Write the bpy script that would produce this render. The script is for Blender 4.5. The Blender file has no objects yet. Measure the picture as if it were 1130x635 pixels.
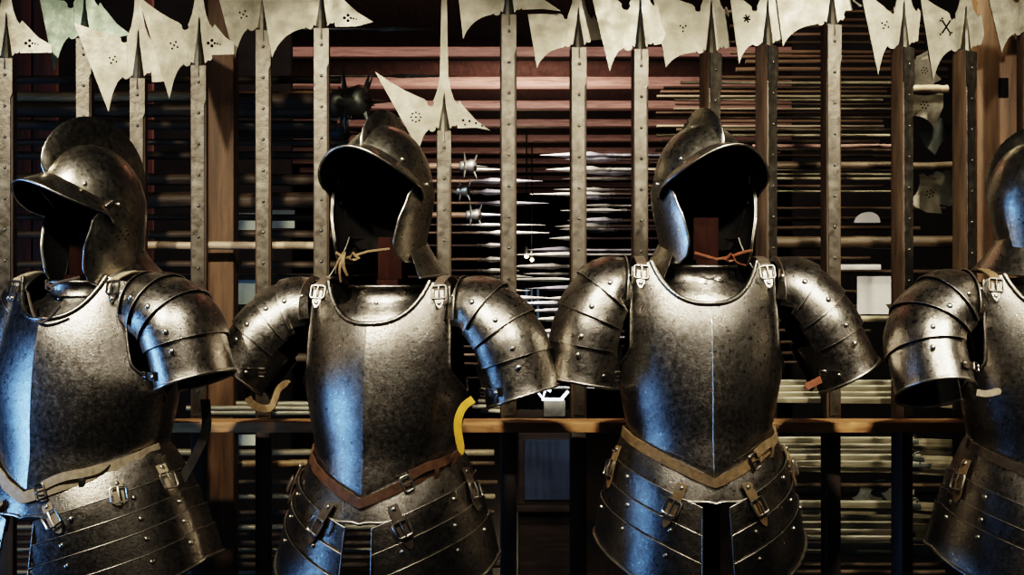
import bpy, bmesh, math, random
from mathutils import Vector, Matrix
random.seed(7)
PI = math.pi
C = bpy.context.scene.collection
CAMZ = 1.45
F = 1130 * 50 / 36.0
def W(px, py, Y):                       # photograph pixel at depth Y -> world point
    return Vector(((px - 565) / F * Y, Y, CAMZ - (py - 317.5) / F * Y))
def lerp(a, b, t): return a + (b - a) * t
def clamp(x, a=0., b=1.): return max(a, min(b, x))
def sstep(a, b, x):
    t = clamp((x - a) / (b - a)); return t * t * (3 - 2 * t)
def table(tab, x):
    if x <= tab[0][0]: return tab[0][1]
    for (x0, y0), (x1, y1) in zip(tab, tab[1:]):
        if x <= x1:
            t = (x - x0) / (x1 - x0); t = t * t * (3 - 2 * t) * .5 + t * .5
            return lerp(y0, y1, t)
    return tab[-1][1]

def smooth(tab, x):                     # Catmull-Rom through the table
    if x <= tab[0][0]: return tab[0][1]
    if x >= tab[-1][0]: return tab[-1][1]
    for i in range(len(tab) - 1):
        if x <= tab[i + 1][0]:
            x0, y0 = tab[i]; x1, y1 = tab[i + 1]; h = x1 - x0; t = (x - x0) / h
            m0 = (y1 - tab[i - 1][1]) / (x1 - tab[i - 1][0]) if i else (y1 - y0) / h
            m1 = (tab[i + 2][1] - y0) / (tab[i + 2][0] - x0) if i + 2 < len(tab) else (y1 - y0) / h
            return (2*t**3-3*t*t+1)*y0 + (t**3-2*t*t+t)*h*m0 + (-2*t**3+3*t*t)*y1 + (t**3-t*t)*h*m1
# ------------------------------------------------------------------ materials
M = {}
def nodes(name):
    m = bpy.data.materials.new(name); m.use_nodes = True
    nt = m.node_tree; b = nt.nodes['Principled BSDF']; M[name] = m
    return m, nt, b
def mix_noise(nt, c1, c2, scale, detail=6, lo=.35, hi=.65, stretch=None, dist=0.):
    tc = nt.nodes.new('ShaderNodeTexCoord'); mp = nt.nodes.new('ShaderNodeMapping')
    nt.links.new(tc.outputs['Object'], mp.inputs['Vector'])
    if stretch: mp.inputs['Scale'].default_value = stretch
    n = nt.nodes.new('ShaderNodeTexNoise'); n.inputs['Scale'].default_value = scale
    n.inputs['Detail'].default_value = detail; n.inputs['Roughness'].default_value = .65
    n.inputs['Distortion'].default_value = dist
    nt.links.new(mp.outputs[0], n.inputs['Vector'])
    r = nt.nodes.new('ShaderNodeValToRGB')
    r.color_ramp.elements[0].position = lo; r.color_ramp.elements[1].position = hi
    r.color_ramp.elements[0].color = (*c1, 1); r.color_ramp.elements[1].color = (*c2, 1)
    nt.links.new(n.outputs['Fac'], r.inputs['Fac'])
    return n, r
def steel(name, c1, c2, rough=(.32, .52), metallic=1., scale=55, bump=.08, rust=None, patch=9):
    m, nt, b = nodes(name)
    n, r = mix_noise(nt, c1, c2, scale)
    n2, r2 = mix_noise(nt, (0, 0, 0), (1, 1, 1), patch, 9, .38, .74, dist=.4)
    mx = nt.nodes.new('ShaderNodeMixRGB'); mx.blend_type = 'MIX'
    nt.links.new(r2.outputs[0], mx.inputs['Fac']); nt.links.new(r.outputs[0], mx.inputs[1])
    rc = rust or tuple(c * .62 for c in c1)
    mx.inputs[2].default_value = (*rc, 1)
    nt.links.new(mx.outputs[0], b.inputs['Base Color'])
    b.inputs['Metallic'].default_value = metallic
    n3, r3 = mix_noise(nt, (rough[0],) * 3, (rough[1],) * 3, min(max(scale, 28), 90), 6, .3, .7)
    nt.links.new(r3.outputs[0], b.inputs['Roughness'])
    bp = nt.nodes.new('ShaderNodeBump'); bp.inputs['Strength'].default_value = bump; bp.inputs['Distance'].default_value = .004
    nt.links.new(n.outputs['Fac'], bp.inputs['Height']); nt.links.new(bp.outputs[0], b.inputs['Normal'])
    return m
def plain(name, c1, c2, rough=.7, scale=40, stretch=None, metallic=0., bump=.2, detail=6, dist=0., spec=.35):
    m, nt, b = nodes(name); b.inputs['Specular IOR Level'].default_value = spec
    n, r = mix_noise(nt, c1, c2, scale, detail, .3, .7, stretch, dist)
    nt.links.new(r.outputs[0], b.inputs['Base Color'])
    b.inputs['Roughness'].default_value = rough; b.inputs['Metallic'].default_value = metallic
    if bump:
        bp = nt.nodes.new('ShaderNodeBump'); bp.inputs['Strength'].default_value = bump; bp.inputs['Distance'].default_value = .004
        nt.links.new(n.outputs['Fac'], bp.inputs['Height']); nt.links.new(bp.outputs[0], b.inputs['Normal'])
    return m
def emit(name, col, s):
    m, nt, b = nodes(name)
    b.inputs['Base Color'].default_value = (*col, 1)
    b.inputs['Emission Color'].default_value = (*col, 1); b.inputs['Emission Strength'].default_value = s
    return m
steel('dark_steel', (.225, .212, .188), (.47, .445, .40), (.24, .40), rust=(.225, .185, .145), scale=190, patch=70, bump=.2)
steel('helmet_steel', (.40, .375, .32), (.64, .61, .53), (.25, .38), rust=(.31, .27, .21), scale=110, patch=30, bump=.10)
steel('bright_steel', (.40, .375, .33), (.56, .53, .46), (.32, .47), rust=(.32, .29, .25), scale=40)
steel('rim_steel', (.55, .51, .44), (.72, .68, .6), (.28, .4), scale=80)
steel('rivet_steel', (.62, .58, .5), (.8, .75, .66), (.25, .35), scale=90)
steel('buckle_steel', (.22, .20, .17), (.38, .35, .30), (.25, .4), scale=120)
steel('blade_steel', (.22, .20, .155), (.33, .305, .24), (.30, .5), metallic=.92, scale=26, rust=(.14, .125, .09), bump=.12, patch=7)
steel('greenish_steel', (.19, .24, .18), (.31, .36, .27), (.32, .5), metallic=.92, scale=26, rust=(.13, .16, .12), bump=.12, patch=7)
steel('langet_steel', (.115, .105, .085), (.20, .18, .145), (.3, .48), metallic=.9, scale=50, rust=(.075, .06, .045), bump=.25, patch=12)
steel('stored_steel', (.15, .165, .18), (.32, .335, .35), (.3, .45), metallic=.9, scale=12)
steel('mace_iron', (.16, .17, .145), (.32, .33, .28), (.35, .5), metallic=.8, scale=20)
plain('inner_shade', (.010, .009, .008), (.02, .018, .016), .85, bump=0, spec=.02)  # shade inside helmets and plates put into a near-black colour
plain('hole_black', (.004, .004, .004), (.008, .008, .008), .9, bump=0, spec=.02)
plain('tan_leather', (.085, .056, .027), (.225, .155, .08), .7, 70)
plain('pale_leather', (.26, .21, .14), (.48, .40, .28), .75, 90)
plain('brown_leather', (.045, .024, .014), (.115, .058, .03), .6, 60)
plain('dark_leather', (.045, .033, .024), (.11, .085, .06), .65, 60)
plain('black_leather', (.012, .011, .010), (.03, .027, .024), .6, 60)
plain('yellow_leather', (.42, .23, .025), (.66, .42, .06), .55, 40)
plain('red_leather', (.10, .035, .018), (.20, .075, .035), .5, 60)
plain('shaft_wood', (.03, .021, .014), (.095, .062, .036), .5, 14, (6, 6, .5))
plain('shaded_shaft_wood', (.022, .018, .016), (.06, .045, .036), .5, 14, (6, 6, .5))  # shaft wood darkened for the shade under the rail
plain('rail_wood', (.34, .17, .07), (.66, .38, .17), .55, 9, (.8, 8, 8), dist=.5)
plain('post_wood', (.05, .027, .012), (.135, .073, .032), .6, 8, (6, 6, .6), dist=.6)
plain('red_wood', (.15, .08, .062), (.36, .215, .17), .6, 8, (.7, 8, 8), dist=.5)
plain('red_board', (.04, .018, .013), (.085, .04, .03), .6, 8, (6, 6, .6), dist=.5, spec=.05)
plain('stand_wood', (.012, .005, .0035), (.028, .011, .007), .7, 8, (6, 6, .6), dist=.5, spec=.05)
plain('dark_wood', (.008, .006, .005), (.025, .018, .013), .55, 8, (.7, 8, 8), dist=.5, spec=.15)
plain('log_wood', (.022, .016, .011), (.10, .07, .04), .5, 8, (.7, 8, 8), dist=.5, spec=.2)
plain('gold_log', (.10, .065, .028), (.34, .235, .115), .45, 14, (.7, 8, 8), dist=.8)
plain('pale_pole', (.27, .20, .13), (.46, .36, .25), .5, 10, (.6, 8, 8))
plain('pale_gun', (.17, .155, .105), (.44, .41, .30), .45, 10, (.6, 10, 10), metallic=.3)
plain('thin_pole', (.10, .085, .05), (.30, .26, .165), .45, 10, (.6, 10, 10), metallic=.2)
plain('floor_wood', (.010, .008, .007), (.03, .022, .018), .3, 6, (8, .6, 1), dist=.4)
plain('ceiling_wood', (.018, .010, .008), (.045, .024, .018), .7, 6, (8, .6, 1), dist=.4, spec=.02)
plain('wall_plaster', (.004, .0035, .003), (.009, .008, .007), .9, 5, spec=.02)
plain('paper_white', (.62, .60, .55), (.74, .72, .66), .7, 20, bump=.02)
plain('green_card', (.25, .27, .20), (.36, .38, .29), .7, 20, bump=.02)
plain('chest_sheen', (.012, .02, .035), (.03, .045, .07), .3, 8, (6, 6, .6), spec=.5)  # bluish sheen put into the panel's base colour
emit('warm_bulb', (1, .78, .45), 14)
emit('white_tube', (.82, .92, 1), 3)
emit('far_wall_glow', (.30, .5, .7), .10)

# ------------------------------------------------------------------ mesh helpers
def mk(name, me, mat, parent=None, sharp=35):
    o = bpy.data.objects.new(name, me); C.objects.link(o)
    if mat is not None:
        for m in (mat if isinstance(mat, (list, tuple)) else [mat]): me.materials.append(M[m])
    me.shade_smooth()
    if sharp and hasattr(me, 'set_sharp_from_angle'): me.set_sharp_from_angle(angle=math.radians(sharp))
    if parent: o.parent = parent
    return o
def new_mesh(name, v, f):
    me = bpy.data.meshes.new(name); me.from_pydata([tuple(p) for p in v], [], f); me.update(); return me
def recalc(me):
    bm = bmesh.new(); bm.from_mesh(me); bmesh.ops.recalc_face_normals(bm, faces=bm.faces); bm.to_mesh(me); bm.free()
def sheet(name, rows, mat, parent=None, thick=.003, closed=False, inner=None, rim=None, sharp=35, outward=None, flip=False):
    """rows[i][j] points -> a plate of sheet metal, thickened towards the inside"""
    nr, nc = len(rows), len(rows[0]); v = [p for r in rows for p in r]; f = []
    for i in range(nr - 1):
        for j in range(nc if closed else nc - 1):
            a, b = i * nc + j, i * nc + (j + 1) % nc
            c, d = (i + 1) * nc + (j + 1) % nc, (i + 1) * nc + j
            f.append((a, d, c, b) if flip else (a, b, c, d))
    me = new_mesh(name, v, f)
    mats = [mat, inner or mat, rim or mat]
    o = mk(name, me, mats, parent, sharp)
    if outward is not None:                       # orient: average normal has to point away from `outward`
        s = 0.
        for p in me.polygons: s += p.normal.dot(p.center - Vector(outward)) * p.area
        if s < 0: me.flip_normals()
    if thick:
        md = o.modifiers.new('plate', 'SOLIDIFY'); md.thickness = thick; md.offset = -1
        md.material_offset = 1; md.material_offset_rim = 2; md.use_even_offset = False
        es = o.modifiers.new('crisp edges', 'EDGE_SPLIT'); es.split_angle = math.radians(max(sharp, 12)); es.use_edge_sharp = True
    return o
def tube_geo(pts, r, n=8, closed=False, cap=True, flat=1., up=None):
    pts = [Vector(p) for p in pts]; N = len(pts); v = []; f = []
    rad = r if isinstance(r, (list, tuple)) else [r] * N
    t0 = (pts[1] - pts[0]).normalized()
    ref = Vector(up) if up else (Vector((0, 0, 1)) if abs(t0.z) < .9 else Vector((1, 0, 0)))
    a = (ref - t0 * ref.dot(t0)).normalized()
    for i in range(N):
        if closed: t = (pts[(i + 1) % N] - pts[i - 1])
        else: t = pts[min(i + 1, N - 1)] - pts[max(i - 1, 0)]
        t = t.normalized() if t.length > 1e-9 else t0
        a = a - t * a.dot(t); a = a.normalized() if a.length > 1e-6 else Vector((1, 0, 0)); b = t.cross(a)
        for k in range(n):
            q = 2 * PI * k / n
            v.append(pts[i] + a * math.cos(q) * rad[i] * flat + b * math.sin(q) * rad[i])
    for i in range(N if closed else N - 1):
        for k in range(n):
            i2 = (i + 1) % N; k2 = (k + 1) % n
            f.append((i * n + k, i * n + k2, i2 * n + k2, i2 * n + k))
    if not closed and cap:
        f.append(tuple(range(n))[::-1]); f.append(tuple((N - 1) * n + k for k in range(n)))
    return v, f
def join(*geos):
    v = []; f = []
    for gv, gf in geos:
        o = len(v); v += list(gv); f += [tuple(i + o for i in q) for q in gf]
    return v, f
def geo_obj(name, geo, mat, parent=None, sharp=35):
    me = new_mesh(name, geo[0], geo[1]); recalc(me)
    return mk(name, me, mat, parent, sharp)
def tube(name, pts, r, mat, parent=None, n=8, closed=False, flat=1.):
    return geo_obj(name, tube_geo(pts, r, n, closed, flat=flat), mat, parent, 50)
def box_geo(x0, x1, y0, y1, z0, z1, ch=0.):
    bm = bmesh.new(); bmesh.ops.create_cube(bm, size=1)
    for q in bm.verts: q.co = Vector((lerp(x0, x1, q.co.x + .5), lerp(y0, y1, q.co.y + .5), lerp(z0, z1, q.co.z + .5)))
    if ch: bmesh.ops.bevel(bm, geom=bm.edges[:], offset=ch, segments=2, profile=.6, affect='EDGES')
    bm.verts.index_update(); v = [q.co.copy() for q in bm.verts]; f = [tuple(q.index for q in p.verts) for p in bm.faces]
    bm.free(); return v, f
def box(name, x0, x1, y0, y1, z0, z1, mat, parent=None, ch=.002):
    return geo_obj(name, box_geo(x0, x1, y0, y1, z0, z1, ch), mat, parent, 30)
def strap(name, pts, nrm, w, mat, parent=None, thick=.003, taper=False):
    rows = []; N = len(pts)
    for i in range(N):
        p = Vector(pts[i]); n = Vector(nrm[i] if isinstance(nrm, list) else nrm)
        t = (Vector(pts[min(i + 1, N - 1)]) - Vector(pts[max(i - 1, 0)])).normalized()
        s = t.cross(n).normalized(); ww = w
        if taper and i > N - 4: ww = w * [.95, .7, .25][i - (N - 3)]
        rows.append([p - s * ww / 2, p, p + s * ww / 2])
    o = sheet(name, rows, mat, parent, 0, sharp=60)
    md = o.modifiers.new('leather', 'SOLIDIFY'); md.thickness = thick; md.offset = 0
    es = o.modifiers.new('crisp edges', 'EDGE_SPLIT'); es.split_angle = math.radians(50)
    return o
def buckle(name, p, n, t, w, l, parent, mat='buckle_steel', r=.0022):
    p = Vector(p); n = Vector(n).normalized(); t = Vector(t); t = (t - n * t.dot(n)).normalized(); s = t.cross(n)
    ring = []; rc = min(w, l) * .18
    for cx, cy, a0 in ((1, 1, 0), (-1, 1, 90), (-1, -1, 180), (1, -1, 270)):
        for k in range(4):
            a = math.radians(a0 + k * 30)
            ring.append(p + n * .005 + s * (cx * (w / 2 - rc) + rc * math.cos(a)) + t * (cy * (l / 2 - rc) + rc * math.sin(a)))
    g = join(tube_geo(ring, r, 6, True), tube_geo([p + n * .006 - t * l / 2, p + n * .009, p + n * .007 + t * l / 2], r * .8, 6))
    return geo_obj(name, g, mat, parent, 50)
RV = {}
def rivet(p, n, r, parent, mat='rivet_steel', name='rivet'):
    key = (round(r, 4), mat)
    if key not in RV:
        prof = [(1, 0), (.97, .22), (.8, .48), (.5, .66), (0.0, .72)]; v = []; f = []; N = 10
        for pr, pz in prof[:-1]:
            for k in range(N): v.append((pr * r * math.cos(2 * PI * k / N), pr * r * math.sin(2 * PI * k / N), pz * r))
        v.append((0, 0, .72 * r))
        for i in range(3):
            for k in range(N): f.append((i * N + k, i * N + (k + 1) % N, (i + 1) * N + (k + 1) % N, (i + 1) * N + k))
        for k in range(N): f.append((3 * N + k, 3 * N + (k + 1) % N, 4 * N))
        me = new_mesh(name, v, f); me.materials.append(M[mat]); me.shade_smooth(); RV[key] = me
    o = bpy.data.objects.new(name, RV[key]); C.objects.link(o)
    o.location = p; o.rotation_euler = Vector(n).to_track_quat('Z', 'Y').to_euler()
    if parent: o.parent = parent
    return o
def thing(name, label, cat, loc=(0, 0, 0), rz=0, group=None):
    o = bpy.data.objects.new(name, None); C.objects.link(o); o.empty_display_size = .1
    o.location = loc; o.rotation_euler = (0, 0, rz); tag(o, label, cat, group); return o
def tag(o, label, cat, group=None):
    o['label'] = label; o['category'] = cat
    if group: o['group'] = group
    return o
def struct(o): o['kind'] = 'structure'; return o
def dup(root, loc=None, rot=None, label=None, scale=None):
    r = root.copy(); C.objects.link(r)
    if loc is not None: r.location = loc
    if rot is not None: r.rotation_euler = rot
    if scale is not None: r.scale = scale
    if label: r['label'] = label
    for ch in list(root.children):
        c = ch.copy(); C.objects.link(c); c.parent = r
        for g in list(ch.children):
            d = g.copy(); C.objects.link(d); d.parent = c
    return r
def frame(fn, u, v, e=.004, away=Vector((0, 0, 0))):
    p = fn(u, v); du = fn(u + e, v) - fn(u - e, v); dv = fn(u, v + e) - fn(u, v - e)
    n = du.cross(dv).normalized()
    if n.dot(p - away) < 0: n = -n
    return p, n, du.normalized(), dv.normalized()

# ------------------------------------------------------------------ half armour
WT0 = [(-.46, .168), (-.335, .170), (-.26, .184), (-.18, .196), (-.10, .196), (0, .192), (.07, .185)]
DT0 = [(-.46, .172), (-.40, .168), (-.335, .160), (-.26, .160), (-.16, .153), (-.08, .140), (0, .112), (.07, .078)]
DB0 = [(-.46, .13), (-.335, .135), (-.2, .145), (-.05, .135), (.07, .09)]

def armour(label, X, Y, yaw, dz, arms, belt_mat, strap_mat, steelm='dark_steel', detail=None, lames=5, seed=1):
    rnd = random.Random(seed); detail = detail or {}
    wide = detail.get('wide', 0)
    WT = [(z, w * (1 + wide * sstep(-.02, -.2, z))) for z, w in WT0]; DT = DT0; DB = [(z, w * (1 + 1.6 * wide * sstep(-.02, -.2, z))) for z, w in DB0]
    root = thing('half_armour', label, 'armour', (X, Y, 0), math.radians(yaw))
    Z0 = CAMZ + dz
    def zb(s): return -.335 - .100 * (1 - abs(s)) ** 1.0 + .010 * math.sin(PI * abs(s))
    def zt(s):
        a = abs(s)
        if a < .66: return -.036 + .096 * (a / .66) ** 2.4
        return .060 - .012 * ((a - .66) / .34)
    def tmax(v): return lerp(1.0, .655, sstep(.30, .52, v))
    def bp(s, v, off=0.):
        z = lerp(zb(s), zt(s), v); A = s * tmax(v) * PI / 2
        w = smooth(WT, z) + off; d = smooth(DT, z) + off
        x = w * math.copysign(abs(math.sin(A)) ** .92, A)
        fl = 1 - abs(math.sin(A))
        g = sstep(.07, -.04, z); y = -(d - .028 * g) * abs(math.cos(A)) ** .9 - .048 * fl * g
        return Vector((x, y, Z0 + z))
    ss = [-1 + 2 * i / 48 for i in range(49)]; vs = [i / 44 for i in range(45)]
    rows = [[bp(s, v) for s in ss] for v in vs]
    ctr = Vector((0, 0, Z0 - .2))
    br = sheet('breastplate', rows, steelm, root, .003, inner='inner_shade', rim='rim_steel', sharp=14, outward=ctr)
    tube('neck_roll', [bp(s * .01, 1, .002) for s in range(-66, 67, 3)], .0058, steelm, br)
    for sg in (-1, 1):
        tube('armhole_roll', [bp(sg, .28 + .72 * k / 30, .001) for k in range(31)], .0042, steelm, br)
    if detail.get('keel'):
        tube('keel_edge', [bp(0, v / 60, .0004 + .0006 * math.sin(v * 1.7)) for v in range(2, 57)], [.0011 + .0009 * abs(math.sin(v * .9 + math.sin(v * 2.3))) for v in range(2, 57)], 'rim_steel', br, 6)
    # back plate
    def bk(s, v):
        z = lerp(-.345, .055 - .03 * (1 - abs(s)), v); A = PI - s * tmax(v) * PI / 2
        return Vector((smooth(WT, z) * math.sin(A) * .985, -smooth(DB, z) * math.cos(A), Z0 + z))
    sheet('backplate', [[bk(-1 + 2 * i / 24, j / 20) for i in range(25)] for j in range(21)], steelm, root, .003, inner='inner_shade', outward=ctr)
    # gorget
    gp = [(.047, .088, .094, 0), (.042, .084, .090, 0), (.026, .084, .090, .0), (.010, .090, .096, .006), (-.006, .104, .108, .016), (-.030, .126, .122, .036), (-.055, .146, .131, .06)]
    def gor(i, a):
        z, rx, ry, l = gp[i]
        return Vector((rx * math.sin(a), -(ry - .012) * math.cos(a) if math.cos(a) > 0 else -ry * .8 * math.cos(a), Z0 + z + l * math.sin(a) ** 2))
    go = sheet('gorget', [[gor(i, 2 * PI * k / 48) for k in range(48)] for i in range(len(gp))], steelm, root, .0025, closed=True, inner='inner_shade', sharp=60, outward=ctr)
    tube('collar_rim', [gor(0, 2 * PI * k / 48) + Vector((0, 0, .001)) for k in range(48)], .0042, steelm, go, closed=True)
    rivet(gor(3, 0.0) + Vector((0, -.001, 0)), (0, -1, .3), .005, go)
    # shoulder straps with buckles
    for sg in (-1, 1):
        pts = []; nr = []
        for k in range(15):
            t = k / 14
            if t < .5:
                q = bp(sg * .80, lerp(.905, 1, t * 2), .005); n = Vector((0, -.75, .66))
            else:
                a = (t - .5) * 2
                q = bp(sg * .80, 1, .005); q = q + Vector((sg * -.004 * a, .155 * a, .018 * math.sin(a * PI))); n = Vector((0, -.5 + a, 1)).normalized()
            pts.append(q); nr.append(n)
        st = strap('shoulder_strap', pts, nr, .024, detail.get('shoulder', 'dark_leather'), root, .0035)
        p = bp(sg * .80, .95, .006)
        t = (pts[6] - pts[3]).normalized(); n = t.cross(Vector((1, 0, 0))); n = -n if n.y > 0 else n
        buckle('buckle', p, n, t, .034, .030, st, r=.0023)
        pa = [p - t * .006 + n * .002, p - t * .026 + n * .001, p - t * .036]
        tongue = strap('strap_tongue', [p + t * (.004 - .042 * k / 6) + n * .002 for k in range(7)], n, .02, steelm, st, .002, taper=True)
        rivet(p - t * .026 + n * .003, n, .0052, st)
    # pauldrons
    for sg, spec in zip((-1, 1), arms):
        if spec is None: continue
        ey = spec.get('ey', 0.); P = [Vector((sg * x, ey * q, z)) for (x, z, r), q in zip(spec['path'], (0, 0, .25, 1.))]; R = [r for x, z, r in spec['path']]
        def path(u, P=P):
            n = len(P) - 1; u = clamp(u, -.02, 1.05) * n; i = min(max(int(math.floor(u)), 0), n - 1); t = u - i
            p0 = P[max(i - 1, 0)] if i > 0 else P[0] * 2 - P[1]; p1 = P[i]; p2 = P[i + 1]; p3 = P[i + 2] if i + 2 <= n else P[n] * 2 - P[n - 1]
            return .5 * (2 * p1 + (p2 - p0) * t + (2 * p0 - 5 * p1 + 4 * p2 - p3) * t * t + (3 * p1 - p0 - 3 * p2 + p3) * t ** 3)
        def rad(u, R=R):
            n = len(R) - 1; q = clamp(u) * n; i = min(int(q), n - 1); return lerp(R[i], R[i + 1], q - i)
        yc = spec.get('yc', .012)
        def pf(u, ph, off=0., path=path, rad=rad, sg=sg, yc=yc):
            c = path(u); t = (path(u + .01) - path(u - .01)).normalized()
            n1 = (Vector((-t.z, 0, t.x)) * sg).normalized(); fv = t.cross(n1); fv = -fv if fv.y > 0 else fv
            r = rad(u) + off
            fy = 1.22 if math.sin(ph) > 0 else 1.1
            return Vector((0, yc, Z0)) + c + n1 * r * math.cos(ph) + fv * r * fy * math.sin(ph)
        cuts = spec.get('cuts', [0, .10, .36, .58, .78, 1.0])
        main = None
        for i in range(len(cuts) - 1):
            u0, u1 = cuts[i], cuts[i + 1]; last = i == len(cuts) - 2
            phm = math.radians(spec.get('phi', [100, 112, 122, 128, 150])[min(i, 4)] if not last else 158)
            rr = []
            for k in range(9):
                tau = k / 8; row = []
                for j in range(41):
                    ph = lerp(-phm, phm, j / 40)
                    # lame fronts sag a little towards the arm pit
                    u = lerp(u0 - (.05 if i else 0), u1, tau)
                    row.append(pf(u, ph, (.001 + .0088 * tau) + (.002 * sstep(.85, 1, tau) if last else 0)))
                rr.append(row)
            o = sheet('pauldron' if main is None else 'lame', rr, steelm, root if main is None else main, .0028, inner='inner_shade', rim='rim_steel', sharp=50, outward=Z0 * Vector((0, 0, 1)) + Vector(P[1]) * .9 + Vector((0, yc, -.02)))
            if main is None: main = o
            if last:
                tube('rim_roll', [pf(u1, lerp(-phm, phm, j / 40), .010) for j in range(41)], .0042, 'rim_steel', main)
            else:
                tube('lame_edge', [pf(u1, lerp(-phm, phm, j / 40), .0088) for j in range(41)], .0013, 'bright_steel', o)
            for ph in ([62] if i == 0 else [70, -66]) + ([8] if i > 1 and spec.get('toprivet') else []):
                u = lerp(u0, u1, .72 if not last else .25); a = math.radians(ph)
                p, n, _, _ = frame(lambda q, w: pf(q, w, .0085), u, a, .01, Z0 * Vector((0, 0, 1)) + path(u) + Vector((0, yc, 0)))
                rivet(p, n, .0066 if i else .005, o)
        # buckle tab at the inside of the lowest lame
        a = math.radians(spec.get('tab', 118)); p, n, du, dv = frame(lambda q, w: pf(q, w, .0125), .93, a, .01, Z0 * Vector((0, 0, 1)) + path(.93) + Vector((0, yc, 0)))
        inw = Vector((-sg, 0, -.12)); inw = (inw - n * inw.dot(n)).normalized()
        tb = strap('buckle_tab', [p - inw * .016 + inw * .036 * k / 5 for k in range(6)], n, .02, steelm, main, .002)
        rivet(p - inw * .01 + n * .001, n, .005, main)
        buckle('buckle', p + inw * .026, n, inw, .020, .016, main, r=.0018)
        if 'strap' in spec:
            for sm, pts, w in spec['strap']:
                N = 18; pp = [Vector((x, y, Z0 + z)) for x, y, z in pts]; out = []
                for k in range(N + 1):
                    q = k / N * (len(pp) - 1); i = min(int(q), len(pp) - 2); t = q - i
                    a0 = pp[max(i - 1, 0)]; a1 = pp[i]; a2 = pp[i + 1]; a3 = pp[min(i + 2, len(pp) - 1)]
                    out.append(.5 * (2 * a1 + (a2 - a0) * t + (2 * a0 - 5 * a1 + 4 * a2 - a3) * t * t + (3 * a1 - a0 - 3 * a2 + a3) * t ** 3))
                so = strap('arm_strap', out, Vector((.25 * sg, -1, .15)).normalized(), w, sm, root, .0035, taper=True)
                so['label'] = {'yellow_leather': 'yellow leather arm strap', 'tan_leather': 'tan leather arm strap', 'red_leather': 'short red brown arm strap', 'black_leather': 'dark hanging arm strap', 'pale_leather': 'pale leather arm strap'}[sm]
    # fauld and tassets
    AM = math.radians(108)
    def zw(a): s = clamp(abs(a) / (PI / 2)); return zb(s) + .012
    def zbot(a): s = clamp(abs(a) / (PI / 2)); return lerp(-.735, -.575, s ** .8)
    def fa(a, h, off=0.):
        z = lerp(zw(a), zbot(a), h); e = max(h, 0) ** .75
        sn, cs = abs(math.sin(a)), math.cos(a)
        fx, fy = lerp(1.0, detail.get('flx', 1.56), e), lerp(.985, 1.38, e)
        if cs >= 0:
            k = sstep(0, .35, h); zz = zb(clamp(abs(a) / (PI / 2)))
            x = (smooth(WT, zz) * fx + off) * sn ** .92
            y = -((smooth(DT, zz) - .028) * fy + off) * cs ** .9 - .048 * lerp(1 - sn, .85 * cs * cs, k) * fy
        else:
            x = (WT[0][1] * fx + off) * sn ** .92; y = (DB[0][1] * 1.03 * lerp(1, 1.5, e) + off) * abs(cs) ** .9
        return Vector((math.copysign(x, a), y, Z0 + z))
    HS = detail.get('hs', [0, .26, .45, .63, 1.0])
    slot = detail.get('slot', .13)
    main = None
    # waist plate (spans both sides, arched at the middle)
    rr = []
    for k in range(12):
        tau = k / 11
        rr.append([fa(a, lerp(-.04, HS[1] * (1 - .30 * math.exp(-(a / .20) ** 2)), tau), .001) for a in [lerp(-AM, AM, j / 72) for j in range(73)]])
    fl = sheet('fauld', rr, steelm, root, .003, inner='inner_shade', rim='rim_steel', sharp=50, outward=Vector((0, 0, Z0 - .3)))
    tube('arch_rim', [fa(a, HS[1] * (1 - .30 * math.exp(-(a / .20) ** 2)), .003) for a in [lerp(-.34, .34, j / 20) for j in range(21)]], .0036, 'rim_steel', fl)
    for sg in (-1, 1):
        tas = None
        for i in range(1, len(HS) - 1):
            h0, h1 = HS[i], HS[i + 1]; rr = []; last = i == len(HS) - 2
            for k in range(8):
                tau = k / 7; row = []
                for j in range(41):
                    a = sg * lerp(slot + (.10 * (h0 + (h1 - h0) * tau - .3) if detail.get('flare') else 0), AM, j / 40)
                    row.append(fa(a, lerp(h0 - .012, h1 + (0 if last else .03), tau), .0062 * (1 - tau) + .0015 + .002 * i * 0))
                rr.append(row)
            o = sheet('tasset' if tas is None else 'lame', rr, steelm, root if tas is None else tas, .0028, inner='inner_shade', rim='rim_steel', sharp=50, outward=Vector((0, 0, Z0 - .4)))
            if tas is None: tas = o
            tube('lame_edge', [fa(sg * lerp(slot, AM, j / 40), h0 - .012, .0072) for j in range(41)], .0017, 'rim_steel', o)
            if last:
                tube('rim_roll', [fa(sg * lerp(slot, AM, j / 40), 1, .003) for j in range(41)], .004, 'rim_steel', o)
            for ad in detail.get('rivets', [24, 58, 82]):
                a = sg * math.radians(ad + rnd.uniform(-3, 3)); p, n, _, _ = frame(lambda q, w: fa(q, w, .007), a, h0 + .055, .01, Vector((0, 0, Z0 - .45)))
                rivet(p, n, .0062, o)
        tube('inner_edge', [fa(sg * slot, lerp(HS[1] * .95, 1, k / 20), .006) for k in range(21)], .0026, steelm, tas)
        for ad, ll, tilt in detail.get('straps', [(22, .37, .12), (78, .36, -.02)]):
            a = sg * math.radians(ad)
            h0 = detail.get('strap_h', .14); pts = []; nr = []
            for k in range(12):
                t = k / 11; aa = a + sg * tilt * (t - .3) * 1.4
                p, n, _, _ = frame(lambda q, w: fa(q, w, .011), aa, h0 + ll * t, .01, Vector((0, 0, Z0 - .45)))
                pts.append(p + n * .003 * math.sin(t * PI)); nr.append(n)
            st = strap('tasset_strap', pts, nr, .024, strap_mat, root, .0032, taper=True)
            rivet(pts[1] + nr[1] * .002, nr[1], .0056, st)
            buckle('buckle', pts[6] + nr[6] * .002, nr[6], pts[7] - pts[5], .036, .036, st, r=.0026, mat='rim_steel')
    # waist belt
    rr = []; pts = []; nr = []
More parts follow.
